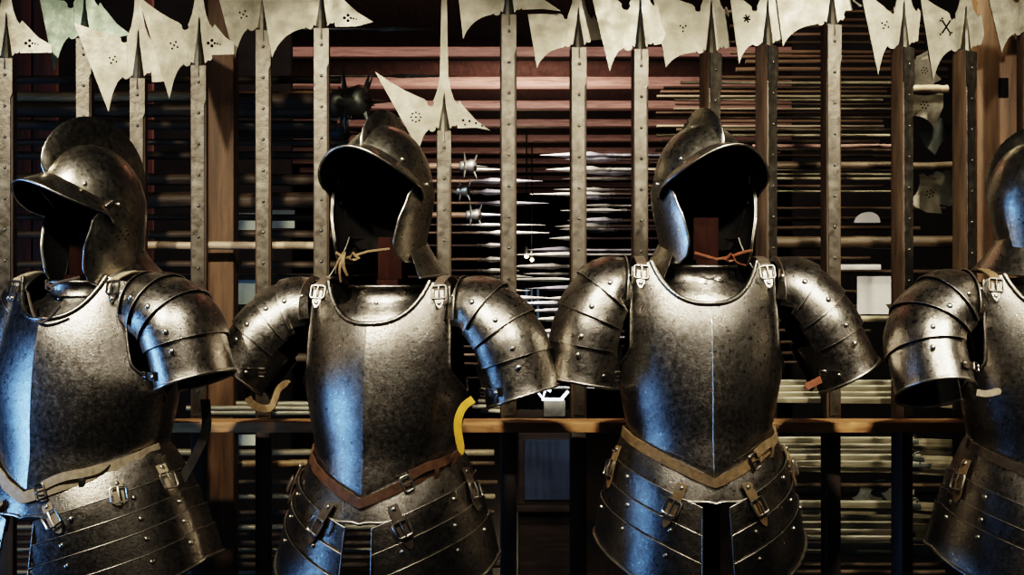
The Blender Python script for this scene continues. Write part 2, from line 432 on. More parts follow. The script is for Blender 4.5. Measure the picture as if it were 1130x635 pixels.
    for k in range(73):
        s = -1 + 2 * k / 72; p = bp(s, .012, .010)
        A = s * PI / 2; pts.append(p + Vector((0, 0, -.004))); nr.append(Vector((math.sin(A), -math.cos(A), .18)).normalized())
    pts = [p + n * .0015 * math.sin(i * .9) for i, (p, n) in enumerate(zip(pts, nr))]
    be = strap('waist_belt', pts, nr, detail.get('belt_w', .022), belt_mat, root, .0045)
    bs = detail.get('belt_buckle', .30)
    k = int((bs + 1) * 36)
    buckle('belt_buckle', pts[k] + nr[k] * .003, nr[k], pts[k + 1] - pts[k - 1], .034, .022, be, r=.0028, mat='buckle_steel' if belt_mat != 'brown_leather' else 'mace_iron')
    # loose belt end lying over the belt
    e0, e1 = sorted((bs, bs + .45 * (1 if bs > 0 else -1)))
    pe = [bp(lerp(bs, bs + .42, j / 12), .035 + .012 * math.sin(j * .5), .012 + .004 * math.sin(j / 12 * PI)) for j in range(13)]
    ne = [nr[min(int((lerp(bs, bs + .42, j / 12) + 1) * 36), 72)] for j in range(13)]
    strap('belt_end', pe, ne, .02, belt_mat, be, .004, taper=True)
    strap('belt_loop', [pts[k + 9] + nr[k + 9] * .004 + Vector((0, 0, .016 - .04 * j / 6)) + nr[k + 9] * .004 * math.sin(j / 6 * PI) for j in range(7)], nr[k + 9], .012, belt_mat if belt_mat != 'pale_leather' else 'rim_steel', be, .002)
    return root

# ------------------------------------------------------------------ burgonet helmet
def helmet(label, X, Y, Z, yaw, comb=.05, pitch=0., cheek=(1, 1), sc=1., dark=None, cord=None, ext=.068):
    root = thing('burgonet_helmet', label, 'helmet', (X, Y, Z), math.radians(yaw))
    root.rotation_euler = (math.radians(pitch), 0, math.radians(yaw)); root.scale = (sc, sc, sc)
    sm = dark or 'helmet_steel'
    def sk(th, e, off=0.):
        rx, ry = .112 + off, .138 + off
        if e >= 0: f = math.cos(e); z = .2 + (.155 + off) * math.sin(e)
        else: f = 1 - .20 * e * e; z = .2 + .145 * e
        yoff = .012 * clamp(-e) * (1 if e < 0 else 0)
        return Vector((rx * f * math.sin(th), -ry * f * math.cos(th) - yoff, z))
    def elow(th):
        a = abs(math.degrees(th))
        front = .70 * math.cos(math.radians(min(a, 90))) ** 1.1
        return lerp(front, -1.0, sstep(72, 108, a))
    TH = [lerp(-PI, PI, k / 72) for k in range(72)]
    rows = [[sk(t, lerp(elow(t), PI / 2 - .001, v / 26)) for t in TH] for v in range(27)]
    ctr = Vector((0, 0, .2))
    s = sheet('skull', rows, sm, root, .003, closed=True, inner='inner_shade', rim='inner_shade', sharp=45, outward=ctr)
    # median comb
    rows = []
    def base(u):
        a = lerp(math.radians(38), math.radians(185), u)   # elevation angle running front to back
        y, z = -.138 * math.cos(a), .2 + .155 * math.sin(a)
        if a > PI: y, z = .138 * 1.0, .2 + .145 * (PI - a)
        return Vector((0, y, z)), Vector((0, -math.cos(a), math.sin(a))).normalized()
    N = 30; v = []; f = []
    for k in range(N + 1):
        u = k / N; p, n = base(u); hgt = comb * math.sin(PI * u ** .85) ** .75 if 0 < u < 1 else 0
        w = .0055
        for sx, hh in ((-w * 1.6, -.004), (-w * .55, hgt * .93), (0, hgt + .0005), (w * .55, hgt * .93), (w * 1.6, -.004)): v.append(p + n * hh + Vector((sx, 0, 0)))
        if k:
            for j in range(4): a = (k - 1) * 5 + j; f.append((a, a + 1, a + 6, a + 5))
    geo_obj('comb', (v, f), sm, root, 50)
    # peak over the face
    def pk(th, w):
        q = sk(th, elow(th), .001); c = max(math.cos(th * 90 / 84), 0) ** .38
        out = Vector((math.sin(th) * .75, -math.cos(th), 0))
        return q + out * ext * c * w + Vector((0, 0, -(.010 + .048 * math.sin(th) ** 2) * c * w ** 1.3))
    B = math.radians(84)
    rows = [[pk(lerp(-B, B, j / 48), w / 6) for j in range(49)] for w in range(7)]
    p = sheet('peak', rows, sm, root, .0025, inner='inner_shade', rim='rim_steel', sharp=60)
    if sum(q.normal.z * q.area for q in p.data.polygons) < 0: p.data.flip_normals()
    tube('peak_rim', [pk(lerp(-B, B, j / 48), 1.0) for j in range(49)], .0032, sm, p)
    for sg in (-1, 1):
        tA = sg * math.radians(60); rivet(sk(tA, elow(tA) + .10, .002), (math.sin(tA), -math.cos(tA), .2), .0055, s)
        for d, e in ((98, -.10), (104, -.22), (97, -.30), (105, .02)):
            tA = sg * math.radians(d); rivet(sk(tA, e, .003), (math.sin(tA), -math.cos(tA), 0), .0042, s)
    # cheek pieces
    for sg, on in zip((-1, 1), cheek):
        if not on: continue
        FT = [(0, 84), (.06, 74), (.2, 63), (.5, 56), (.75, 54), (.9, 58), (1, 70)]
        BT = [(0, 100), (.15, 116), (.5, 116), (.8, 112), (1, 98)]
        def ck(q, w, off=0., sg=sg):
            z = lerp(.218, .022, w); th = sg * math.radians(lerp(table(FT, w), table(BT, w), q))
            k = lerp(1.05, .86, sstep(.2, 1, w))
            return Vector(((.112 * k + off) * math.sin(th), -(.142 * lerp(1.03, .98, w) + off) * math.cos(th) - .010 * (w > .0) * sstep(.1, .6, w), z))
        rows = [[ck(i / 14, j / 24) for i in range(15)] for j in range(25)]
        c = sheet('cheek_piece', rows, sm, root, .0028, inner='inner_shade', rim='rim_steel', sharp=60, outward=ctr)
        tube('cheek_rim', [ck(0, j / 24, .001) for j in range(25)] + [ck(i / 6, 1, .001) for i in range(1, 7)], .003, sm, c)
        rivet(ck(.5, .05, .002), (sg, -.3, 0), .0055, c)
        holes = []
        for k in range(7):
            a = k * PI / 3; q, w = (.62, .42) if k == 6 else (.62 + .12 * math.cos(a), .42 + .055 * math.sin(a))
            pnt, n, du, dv = frame(lambda x, y: ck(x, y, .0004), q, w, .01, Vector((0, 0, .12)))
            holes.append(([pnt + n * .0004 + (du * math.cos(b) + n.cross(du) * math.sin(b)) * .0022 for b in [2 * PI * m / 8 for m in range(8)]], [tuple(range(8))]))
        geo_obj('ear_holes', join(*holes), 'hole_black' if dark is None else 'rivet_steel', c)
    # neck guard
    def ng(th, w):
        k = lerp(.80, 1.24, w ** 1.3)
        return Vector((.112 * k * math.sin(th), -.138 * k * math.cos(th) + .012, lerp(.085, -.010 - .012 * math.cos(th), w)))
    rows = [[ng(lerp(math.radians(68), math.radians(292), j / 44), w / 8) for j in range(45)] for w in range(9)]
    g = sheet('neck_guard', rows, sm, root, .0028, inner='inner_shade', rim='rim_steel', sharp=60, outward=Vector((0, 0, .05)))
    tube('neck_guard_rim', [ng(lerp(math.radians(68), math.radians(292), j / 44), 1) for j in range(45)], .003, 'rim_steel', g)
    if cord:
        mat, kind = cord
        pa = [ck_p for ck_p in [Vector((-.072, -.10, .045)), Vector((-.03, -.128, .030)), Vector((.0, -.135, .036)), Vector((.035, -.128, .046)), Vector((.075, -.10, .052))]]
        geos = [tube_geo(pa, .0035, 6), tube_geo([pa[2] + Vector((-.012, 0, -.006)), pa[2] + Vector((0, -.005, .006)), pa[2] + Vector((.012, 0, -.006)), pa[2] + Vector((0, .003, -.01))], .0042, 6, True)]
        if kind == 'bow':
            for k, (dx, L) in enumerate(((-.008, .07), (.010, .055), (-.022, .05))):
                geos.append(tube_geo([pa[1] + Vector((dx * t, -.012 * math.sin(t * 3) - .004, .015 - L * t)) for t in [j / 7 for j in range(8)]], [.0055 - .002 * j / 7 for j in range(8)], 6, flat=.5))
        elif kind == 'loop':
            geos.append(tube_geo([pa[2] + Vector((-.05 + .0 * t, -.03 - .02 * math.sin(t * PI), -.01 - .05 * math.sin(t * PI))) + Vector((.13 * t, 0, -.03 * t)) for t in [j / 12 for j in range(13)]], .0035, 6))
        else:
            geos.append(tube_geo([pa[2], pa[2] + Vector((.02, -.004, -.015)), pa[3] + Vector((.01, 0, -.03))], .0018, 6))
        geo_obj('chin_cord', join(*geos), mat, root, 50)
    return root

def stand(label, X, Y, yaw, top, dz=0):
    r = thing('armour_stand', label, 'stand', (X, Y, 0), math.radians(yaw))
    box('post', -.026, .026, -.02, .03, .05, top - .1, 'stand_wood', r)
    box('head_block', -.030, .030, .0, .05, top - .1, top, 'stand_wood', r, .003)
    box('shoulder_bar', -.15, .15, .04, .075, CAMZ + dz - .045, CAMZ + dz - .005, 'stand_wood', r)
    box('foot', -.3, .3, -.05, .05, 0, .05, 'stand_wood', r); box('foot', -.05, .05, -.3, .3, 0, .049, 'stand_wood', r)
    return r

def arm(x0=.168, ex=.335, ez=-.207, mx=.285, mz=-.085, sh=.225, **k):
    d = dict(path=[(x0, -.012, .074), (sh, -.020, .086), (mx, mz, .088), (ex, ez, .077)]); d.update(k); return d
AY = 3.35
def ax(px): return (px - 565) / F * AY

armour('first half armour from the left, keeled dark breastplate with pale cracked waist belt', ax(93), AY, -24, -.035,
       [arm(x0=.155, sh=.19, ex=.25, mx=.225, yc=.075), arm(x0=.160, sh=.21, ex=.312, mx=.272, mz=-.06, ez=-.178, strap=[('black_leather', [(.33, .02, -.22), (.325, .03, -.29), (.29, .03, -.36), (.25, .02, -.43)], .022)])],
       'pale_leather', 'pale_leather', seed=3, detail=dict(wide=.22, flx=1.66, shoulder='pale_leather', belt_buckle=.12, belt_w=.026, hs=[0, .25, .42, .58, .76, 1.0], straps=[(16, .24, .1), (50, .2, 0), (80, .26, 0)], flare=1))
armour('second half armour, pointed breastplate, yellow strap hanging beside its right hand arm opening', ax(428), AY, -13, -.046,
       [arm(ex=.362, ez=-.165, mx=.285, mz=-.062, ey=-.035, strap=[('tan_leather', [(-.335, -.04, -.155), (-.31, -.09, -.22), (-.255, -.10, -.235), (-.232, -.10, -.19), (-.19, -.14, -.17)], .018)]),
        arm(ex=.325, ez=-.205, strap=[('yellow_leather', [(.235, -.105, -.205), (.212, -.11, -.225), (.200, -.11, -.265), (.208, -.10, -.33)], .018)])],
       'brown_leather', 'dark_leather', seed=5, detail=dict(belt_buckle=.36, hs=[0, .26, .45, .64, 1.0], flare=1))
armour('third half armour, frontal, scratched breastplate with rusty keel and tan waist belt', ax(771), AY, 3, 0.,
       [arm(ex=.274, ez=-.222, mx=.252, mz=-.10, sh=.21), arm(ex=.352, ez=-.208, strap=[('red_leather', [(.268, -.085, -.212), (.250, -.10, -.218), (.225, -.11, -.228)], .016)])],
       'tan_leather', 'tan_leather', seed=8, detail=dict(flx=1.45, keel='rim_steel', belt_buckle=.36, hs=[0, .26, .46, .66, 1.0]))
armour('rightmost half armour, cut off by the picture edge, tan strap across its shoulder', ax(1147), AY, 8, -.03,
       [arm(ex=.288, ez=-.212, ey=-.075, strap=[('pale_leather', [(-.225, -.14, -.205), (-.205, -.15, -.207), (-.175, -.155, -.20)], .015)]), arm()],
       'dark_leather', 'tan_leather', seed=11, detail=dict(shoulder='tan_leather', hs=[0, .3, .48, .62, 1.0]))

def hel(px, pz, **k): return dict(X=ax(px), Y=AY - .0, Z=CAMZ + pz, **k)
helmet('burgonet helmet with tall rounded comb, turned to the left, on the leftmost armour', yaw=-41, pitch=9, comb=.068, cord=('dark_leather', 'loop'), sc=.98, **hel(113, -.012))
helmet('burgonet helmet with tan leather thong at the chin, on the second armour', yaw=-26, comb=.040, cord=('tan_leather', 'bow'), sc=.97, **hel(424, .037))
helmet('burgonet helmet turned slightly right with thin cord across its opening, on the third armour', yaw=20, comb=.040, cord=('red_leather', 'line'), sc=.99, **hel(775, .034))
helmet('dark helmet on the rightmost armour, cut off by the picture edge', yaw=52, comb=.035, sc=.88, **hel(1148, .038))
for lab, px, yaw, dz in (('dark red wooden stand inside the leftmost half armour', 86, -29, -.035), ('dark red wooden stand inside the second half armour', 430, -13, -.046),
                         ('dark red wooden stand inside the third half armour', 779, 0, 0), ('dark red wooden stand inside the rightmost half armour', 1155, 8, -.03)):
    stand(lab, ax(px), AY + .0, yaw, CAMZ + dz + .165, dz)

# ------------------------------------------------------------------ halberds behind the armours
HY = 3.86; K = HY / F
def qb(a, b, c, n):
    return [((1 - t) ** 2 * a[0] + 2 * t * (1 - t) * b[0] + t * t * c[0], (1 - t) ** 2 * a[1] + 2 * t * (1 - t) * b[1] + t * t * c[1]) for t in [i / n for i in range(n + 1)]]
def arc(cx, cy, r, a0, a1, n=8):
    return [(cx + r * math.cos(math.radians(lerp(a0, a1, i / n))), cy + r * math.sin(math.radians(lerp(a0, a1, i / n)))) for i in range(n + 1)]
def plate(outline, th, conv, name, mat, parent):
    bm = bmesh.new(); vs = [bm.verts.new(conv(x, y, 0)) for x, y in outline]
    bmesh.ops.triangulate(bm, faces=[bm.faces.new(vs)], ngon_method='EAR_CLIP')
    me = bpy.data.meshes.new(name); bm.to_mesh(me); bm.free(); recalc(me)
    if sum(p.normal.y * p.area for p in me.polygons) > 0: me.flip_normals()
    o = mk(name, me, mat, parent, 30)
    md = o.modifiers.new('plate', 'SOLIDIFY'); md.thickness = th; md.offset = 0
    es = o.modifiers.new('crisp edges', 'EDGE_SPLIT'); es.split_angle = math.radians(30)
    return o
def halberd(label, xs, tip, top, yb, ya, beak, Y=HY, hw=8.2, yaw=6, holes=None, mat='blade_steel', lang_end=458, spike=95, shaft='shaft_wood', lowmat='shaded_shaft_wood', beakholes=None, scal=4, turn=0):
    base = W(xs, 317.5, Y); r = thing('halberd', label, 'halberd', (base.x, Y, 0), math.radians(yaw))
    k = Y / F
    def cv(x, y, d): return Vector((x * k, -d, CAMZ - (y - 317.5) * k))
    tx, ty = tip[0] - xs, tip[1]; ux, uy = top[0] - xs, top[1]; bx, by = beak[0] - xs, beak[1]
    ol = [(-1.2, ya - spike), (-3.6, ya - spike * .45), (-4.6, ya - 22), (-7.5, ya - 6), (-11, ya + 4)]
    ol += arc(-11 - scal, ya + 4 + scal, scal, -40, 200, 8)
    ol += qb((-13 - 2.2 * scal, ya + 4), ((ux - 20) * .5, lerp(ya + 4, uy, .32)), (ux, uy), 8)
    ol += [(lerp(ux, tx, t), lerp(uy, ty, t)) for t in (.33, .66)]
    ol += qb((tx, ty), (tx * .82, lerp(yb, ty, .22)), (-10 - 2 * scal, yb + 3), 9)
    ol += arc(-9 - scal, yb, scal, 160, -20, 6)
    ol += [(-7, yb), (7, yb)]
    bb = beak[2] if len(beak) > 2 else by + 8
    ol += arc(11, yb - 6, 3.4, 120, -40, 6)
    if len(beak) > 3:   # blunt beak
        ol += [(15, bb + 1), (bx, bb), (bx, by)]
    else:
        ol += [(15, bb), (lerp(15, bx, .55), bb - 1), (bx, by)]
    ol += [(lerp(17, bx, .55), lerp(ya + 10, by, .62)), (20, ya + 10), (17, ya + 5), (14.5, ya + 9), (11, ya + 4), (7.5, ya - 6), (4.6, ya - 22), (3.6, ya - spike * .45), (1.2, ya - spike)]
    plate(ol, .0045, lambda x, y, d: cv(x, y, .006), 'blade', mat, r)
    # ridged socket
    v = [cv(0, ya - 4, .014)]; f = []
    secs = [(ya + .25 * (yb - ya), 2.2, .014), (ya + .6 * (yb - ya), 4.6, .020), (yb, 7.2, .025), (yb + 16, hw * .96, .026)]
    for y, w, d in secs:
        for x, dd in ((-w, .004), (-w * .45, d * .85), (0, d), (w * .45, d * .85), (w, .004)): v.append(cv(x, y, dd))
    for j in range(4): f.append((0, 1 + j, 2 + j))
    for i in range(len(secs) - 1):
        for j in range(4): a = 1 + i * 5 + j; f.append((a, a + 5, a + 6, a + 1))
    sk = geo_obj('socket', (v, f), mat, r, 30)
    # shaft: chamfered square section, shade below the rail put into the colour
    def pole(name, y0, y1, w, dfr, dbk, m, z1=None):
        a = cv(0, y0, 0).z; b = z1 if z1 is not None else cv(0, y1, 0).z
        o = box(name, -w * k, w * k, -dfr, dbk, b, a, m, r, w * k * .32); o.rotation_euler.z = math.radians(turn); return o
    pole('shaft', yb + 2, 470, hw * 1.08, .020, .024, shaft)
    pole('shaded_shaft', 470, 0, hw * 1.06, .0195, .0235, lowmat, z1=0.)
    # iron langet down the front, stepped where it narrows
    st = yb + 42
    lg = [(-hw * .98, yb + 4), (-hw * .98, st), (-hw * .72, st + 5), (-hw * .72, lang_end), (hw * .72, lang_end), (hw * .72, st + 5), (hw * .98, st), (hw * .98, yb + 4)]
    lo = plate(lg, .004, lambda x, y, d: cv(x, y, .0225), 'langet', 'langet_steel', r); lo.rotation_euler.z = math.radians(turn)
    y = yb + 22
    while y < lang_end - 8:
        rivet(cv(0, y, .0245), (0, -1, 0), .0045, lo, 'langet_steel'); y += 34
    if holes:
        hx, hy, kind = holes; pts = []
        if kind == 'cross': pts = [(0, 0)] + [(4.2 * math.cos(a), 4.2 * math.sin(a)) for a in (.5, .5 + PI / 2, .5 + PI, .5 + 1.5 * PI)]
        elif kind == 'flower': pts = [(0, 0)] + [(5.2 * math.cos(q * PI / 4), 5.2 * math.sin(q * PI / 4)) for q in range(8)]
        elif kind == 'three': pts = [(-3, -2), (3, -2), (0, 4), (0, 0)]
        elif kind == 'star': pts = [(3 * t * math.cos(a), 3.4 * t * math.sin(a)) for a in (.2, 1.2, 2.4) for t in (-1.1, -.55, 0, .55, 1.1)]
        elif kind == 'saltire': pts = [(t * 4.5, s * t * 6.5) for s in (1, -1) for t in (-1, -.8, -.6, -.4, -.2, 0, .2, .4, .6, .8, 1)] + [(sx * 5.6 + ox, sy * 7.6 + oy) for sx in (1, -1) for sy in (1, -1) for ox, oy in ((1, -1.4), (-1.2, 1.))]
        gs = []
        for dx, dy in pts:
            gs.append(([cv(hx - xs + dx + 1.15 * math.cos(b), hy + dy + 1.15 * math.sin(b), .0087) for b in [2 * PI * m / 8 for m in range(8)]], [tuple(range(8))]))
        geo_obj('pierced_holes', join(*gs), 'hole_black', r)
    if beakholes:
        gs = []
        for hx, hy, rr in beakholes:
            gs.append(([cv(hx - xs + rr * math.cos(b), hy + rr * math.sin(b), .0087) for b in [2 * PI * m / 8 for m in range(8)]], [tuple(range(8))]))
        geo_obj('pierced_holes', join(*gs), 'hole_black', r)
    return r
def clover(x, y): return [(x - 4, y, 1.8), (x, y - 3, 1.8), (x, y + 3, 1.8), (x + 3, y, 1.3), (x + 6, y + .5, 1.1), (x + 9, y + 1.2, .9)]
halberd('halberd cut by the left picture edge, pierced trefoil in its beak', 8, (-26, 100), (-60, -10), 62, 18, (57, 50, 58, 1), beakholes=clover(33, 48), yaw=4)
halberd('greenish halberd standing behind the leftmost helmet', 94, (62, 82), (45, -4), 40, -2, (144, 38, 42), Y=4.0, mat='greenish_steel', yaw=6)
halberd('halberd beside the leftmost helmet, its stained blade tip pointing at the comb', 153, (121, 124), (84, 27), 84, 36, (182, 72, 90, 1), holes=(126, 67, 'cross'), yaw=6, Y=3.90)
halberd('halberd with trefoil beak overlapping the brown post', 220, (188, 110), (154, -3), 70, 22, (258, 47, 60, 1), holes=(193, 51, 'cross'), beakholes=clover(234, 48), yaw=6, Y=3.84)
halberd('halberd with cross of holes, right of the brown post', 291, (260, 66), (232, -40), 31, -20, (322, 6, 16), holes=(269, 17, 'cross'), yaw=6, Y=3.90)
halberd('broad halberd with pointed trefoil beak, left of the second helmet', 355, (301, 65), (284, -40), 29, -14, (412, 24, 30), beakholes=clover(384, 20), yaw=5, Y=3.845)
halberd('low hung halberd rising behind the second helmet, whole head in view', 490, (462, 166), (414, 80), 142, 106, (541, 144, 142), holes=(459, 130, 'flower'), spike=180, yaw=4, Y=3.95, beakholes=[(511, 133, 1.4), (518, 134, 1.4), (525, 136, 1.3), (532, 139, 1.2), (513, 138, 1.2)], hw=7.6)
halberd('halberd with plain broad blade and thin drooping beak, right of the low hung one', 561, (511, 44), (500, -50), 14, -30, (619, 12, 11), yaw=4)
halberd('short square bladed halberd, second right of the low hung one', 638, (592, 76), (582, 17), 50, 12, (672, 40, 45), yaw=4, Y=3.9, scal=3)
halberd('halberd with deep round notches, left of the third helmet', 706, (672, 80), (648, -20), 52, -2, (735, 38, 50), yaw=5, Y=3.84, scal=5, hw=7.8)
halberd('halberd with three holes, straight behind the third helmet', 784, (733, 76), (716, -12), 56, 2, (806, 50, 54), holes=(752, 32, 'three'), yaw=8, Y=3.88, turn=22)
halberd('halberd with small star cutout, right of the third helmet', 846, (813, 72), (801, -14), 48, 2, (868, 34, 44), holes=(822, 22, 'star'), yaw=10, Y=3.84, turn=28)
halberd('brightly lit halberd with plain wide blade, second right of the third helmet', 917, (861, 53), (848, -40), 25, -16, (952, 6, 12), yaw=8, turn=4)
halberd('halberd with ring of dots, fourth from the right', 996, (966, 84), (944, -14), 50, 4, (1014, 30, 46), holes=(974, 29, 'cross'), yaw=10, turn=22, Y=3.84, scal=5)
halberd('halberd with saltire cutout in its blade, left of the rightmost helmet', 1064, (1026, 90), (1010, -4), 54, 10, (1086, 38, 50), holes=(1041, 31, 'saltire'), yaw=10, turn=30, Y=3.86, hw=9)
halberd('halberd in front of the mortised post at the right picture edge', 1134, (1102, 60), (1084, -12), 36, -8, (1170, 18, 26), yaw=8)

# front rail
a = W(-60, 466.5, 3.70); b = W(1230, 466.5, 3.70)
rail = struct_rail = geo_obj('wooden_rail', box_geo(a.x, b.x, 3.70, 3.815, a.z - .027, a.z, .004), 'rail_wood', None, 30)
tag(rail, 'long brown wooden rail running behind the armours in front of the halberd shafts', 'rail')

# ------------------------------------------------------------------ room
H = 2.78
struct(box('floor', -6, 6, -1, 22, -.1, 0, 'floor_wood'))
struct(box('ceiling', -6, 6, -1, 22, H + .026, H + .2, 'ceiling_wood'))
struct(box('wall_back', -6, 6, 21.9, 22.1, 0, H + .2, 'wall_plaster'))
struct(box('wall_left', -6.1, -5.95, -1, 22, 0, H + .2, 'wall_plaster'))
struct(box('wall_right', 5.95, 6.1, -1, 22, 0, H + .2, 'wall_plaster'))
n = 1
for i in range(11):
    y = 8.0 + i * 1.15
    o = box('trim_%d' % n, -2.4, 2.6, y, y + .16, H - .03, H + .026 + .012 * (i % 2), 'red_wood', None, .006); struct(o); n += 1
# dark board partitions at the back of the bays
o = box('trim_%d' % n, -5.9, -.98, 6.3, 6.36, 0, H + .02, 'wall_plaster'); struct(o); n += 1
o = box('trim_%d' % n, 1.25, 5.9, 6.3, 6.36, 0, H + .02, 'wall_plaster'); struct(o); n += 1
# reddish upright boards in the left bay
for x0, x1 in ((14, 34), (36, 62), (-40, 10), (150, 168)):
    a = W(x0, 0, 5.0); b = W(x1, 0, 5.0)
    o = box('trim_%d' % n, a.x, b.x, 5.0, 5.03, 0, H + .026, 'red_board', None, .003); struct(o); n += 1
# added glowing panel with dark bars, stands in for the bluish-lit far wall
a = W(578, 318, 21.8); b = W(598, 352, 21.8)
glow = box('wall_glow_1', a.x, b.x, 21.80, 21.84, b.z, a.z, 'far_wall_glow'); struct(glow)
for t in (.0, .33, .66, 1.):
    x = lerp(a.x, b.x, t); struct(box('glow_bar', x - .015, x + .015, 21.74, 21.80, b.z - .05, a.z + .05, 'hole_black', glow))

def post(label, x0, x1, Y, mat, mort=None):
    a = W(x0, 0, Y); b = W(x1, 0, Y); w = b.x - a.x
    r = thing('wooden_post', label, 'post', ((a.x + b.x) / 2, Y, 0))
    box('beam', -w / 2, w / 2, 0, w, 0, H + .026, mat, r, .006)
    if mort:
        m = W(*mort, Y); x = m.x - (a.x + b.x) / 2
        box('mortise', x - .014, x + .014, -.003, .01, m.z - .028, m.z + .028, 'hole_black', r, 0)
    return r
post('brown wooden post between two halberds, left of the second armour', 229, 258, 4.12, 'post_wood')
post('brown wooden post with square mortise, behind the rightmost helmet', 1078, 1126, 4.05, 'post_wood', (1107, 97))

# ------------------------------------------------------------------ stored weapons
def rod_mesh(kind, L, r, seed):
    rnd = random.Random(seed)
    n = 10; pts = [Vector((L * i / n, 0, rnd.uniform(-.002, .002))) for i in range(n + 1)]
    return pts
def horizontal(name, label, cat, group, x0, x1, y, Y, px, mat, tipdir=0, tipmat='stored_steel', sink=0.):
    a = W(x0, y, Y); b = W(x1, y + sink, Y); L = b.x - a.x; r = px / F * Y / 2
    root = thing(name, label, cat, (a.x, Y, a.z), 0, group)
    n = 8; pts = [Vector((L * i / n, 0, (b.z - a.z) * i / n + random.uniform(-.15, .15) * r)) for i in range(n + 1)]
    geo_obj('shaft', tube_geo(pts, r, 8), mat, root, 60)
    if tipdir:
        e = pts[-1] if tipdir > 0 else pts[0]; d = Vector((tipdir, 0, 0)); TL = random.uniform(.16, .34)
        v, f = [], []
        secs = [(-.02, r * 1.25, r * 1.2), (.1 * TL, r * .9, r * .9), (.25 * TL, r * 1.9, r * .5), (.55 * TL, r * 1.35, r * .45), (TL, .0006, .0006)]
        for s, w, t in secs:
            c = e + d * s
            v += [c + Vector((0, 0, w)), c + Vector((0, -t, 0)), c + Vector((0, 0, -w)), c + Vector((0, t, 0))]
        for i in range(len(secs) - 1):
            for q in range(4): f.append((i * 4 + q, i * 4 + (q + 1) % 4, i * 4 + 4 + (q + 1) % 4, i * 4 + 4 + q))
        f += [(0, 1, 2, 3), (16, 17, 18, 19)]
        geo_obj('spear_head', (v, f), tipmat, root, 30)
    return root
def R(a, b): return random.uniform(a, b)

# left bay: staves and logs
def log(label, x0, x1, y, Y, px, mat, group=None): return horizontal('wooden_stave', label, 'stave', group, x0, x1, y, Y, px, mat)
log('pale thin stave lying across in front of the brown post', 120, 352, 271, 4.06, 9, 'pale_pole')
log('mottled golden brown stave, highest of the left bay', 14, 372, 107, 4.5, 13, 'gold_log')
log('dark stave just under the mottled golden one', 10, 372, 122, 4.48, 15, 'log_wood')
log('dark stave, third from the top of the left bay', 10, 372, 138, 4.46, 11, 'log_wood')
for y, Y, px in ((88, 4.62, 9), (157, 4.55, 7), (172, 4.6, 9), (198, 4.5, 13), (221, 4.45, 18), (240, 4.6, 7), (259, 4.5, 9), (292, 4.5, 8), (305, 4.6, 6), (345, 4.5, 9), (372, 4.6, 8), (395, 4.5, 10)):
    log('dark wooden stave stored across the left bay behind the halberds', R(-20, 15), R(366, 390), y, Y, px, 'log_wood', 'dark staves in the left bay')
for y in (446, 451, 456):
    horizontal('musket_barrel', 'pale long gun stored just above the rail, left of the second armour', 'gun', 'pale guns above the rail on the left', R(205, 235), R(352, 380), y, R(3.98, 4.2), 6, 'pale_gun')
for y in (443, 449, 454):
    horizontal('musket_barrel', 'pale long gun end just above the rail, right of the second armour', 'gun', 'pale guns above the rail in the middle', R(520, 530), R(558, 576), y, R(3.98, 4.2), 5, 'pale_gun')
for i, y in enumerate((500, 512, 533, 548, 566, 573, 582, 590, 599, 607, 615, 624, 632)):
    log('dark brown stave low in the left bay under the rail', R(-20, 20), R(535, 560), y, R(4.3, 4.7), R(5, 8), 'log_wood' if i % 3 else 'thin_pole', 'low staves in the left bay')
log('rounded stave end under the rail, left of the second armour', 268, 345, 512, 4.25, 9, 'gold_log')

# centre: weapons stored along the aisle, seen side on
for y in range(188, 425, 12):
    Y = R(5.2, 7.5)
    horizontal('stored_spear', 'steel headed spear stored left of the centre aisle', 'spear', 'spears left of the centre aisle', R(430, 470), R(520, 548) + (8 if y > 260 else -14), y + R(-3, 3), Y, R(2, 4), random.choice(['dark_wood', 'dark_wood', 'log_wood']), 1, random.choice(['mace_iron', 'mace_iron', 'stored_steel']))
for y in list(range(172, 262, 7)) + list(range(265, 428, 9)):
    Y = R(5.0, 7.5)
    sh, hd = random.choice([('stored_steel', 'stored_steel'), ('dark_wood', 'mace_iron'), ('dark_wood', 'stored_steel'), ('dark_wood', 'mace_iron'), ('mace_iron', 'mace_iron')])
    horizontal('stored_spear', 'steel headed spear stored right of the centre aisle', 'spear', 'spears right of the centre aisle', (R(625, 650) if y > 262 else R(668, 700)), R(735, 770), y + R(-3, 3), Y, R(2, 4.5), sh, -1, hd)
# right bay: thin poles
for y in (92, 97, 102, 106, 111, 115, 120, 125, 129, 134, 139, 144, 150, 156, 166, 172, 179, 187, 192, 198, 205, 212):
    horizontal('stored_pole', 'thin pale pole stored high in the right bay', 'pole', 'thin poles high in the right bay', R(712, 760), R(968, 1000), y + R(-1, 1), R(4.4, 5.2), R(2.2, 4), random.choice(['thin_pole', 'thin_pole', 'log_wood']))
for y in (12, 20, 31, 38, 47, 56, 63, 70, 78, 85):
    horizontal('stored_pole', 'dark thin pole stored in the top rows of the right bay', 'pole', 'dark top poles in the right bay', R(790, 830), R(985, 1060), y + R(-2, 2), R(4.7, 5.3), R(3, 6), 'log_wood')
horizontal('stored_pole', 'reddish pole crossing the right bay', 'pole', None, 830, 1000, 161, 4.35, 4, 'red_wood')
horizontal('shelf_bar', 'dark wooden shelf bar high in the right bay', 'bar', None, 840, 1058, 183, 4.3, 9, 'log_wood')
horizontal('shelf_bar', 'dark wooden shelf bar halfway down the right bay, above the white sign', 'bar', None, 840, 1058, 268, 4.3, 14, 'log_wood')
horizontal('shelf_bar', 'brown shelf bar directly under the white sign in the right bay', 'bar', None, 840, 1058, 352, 4.3, 8, 'thin_pole')
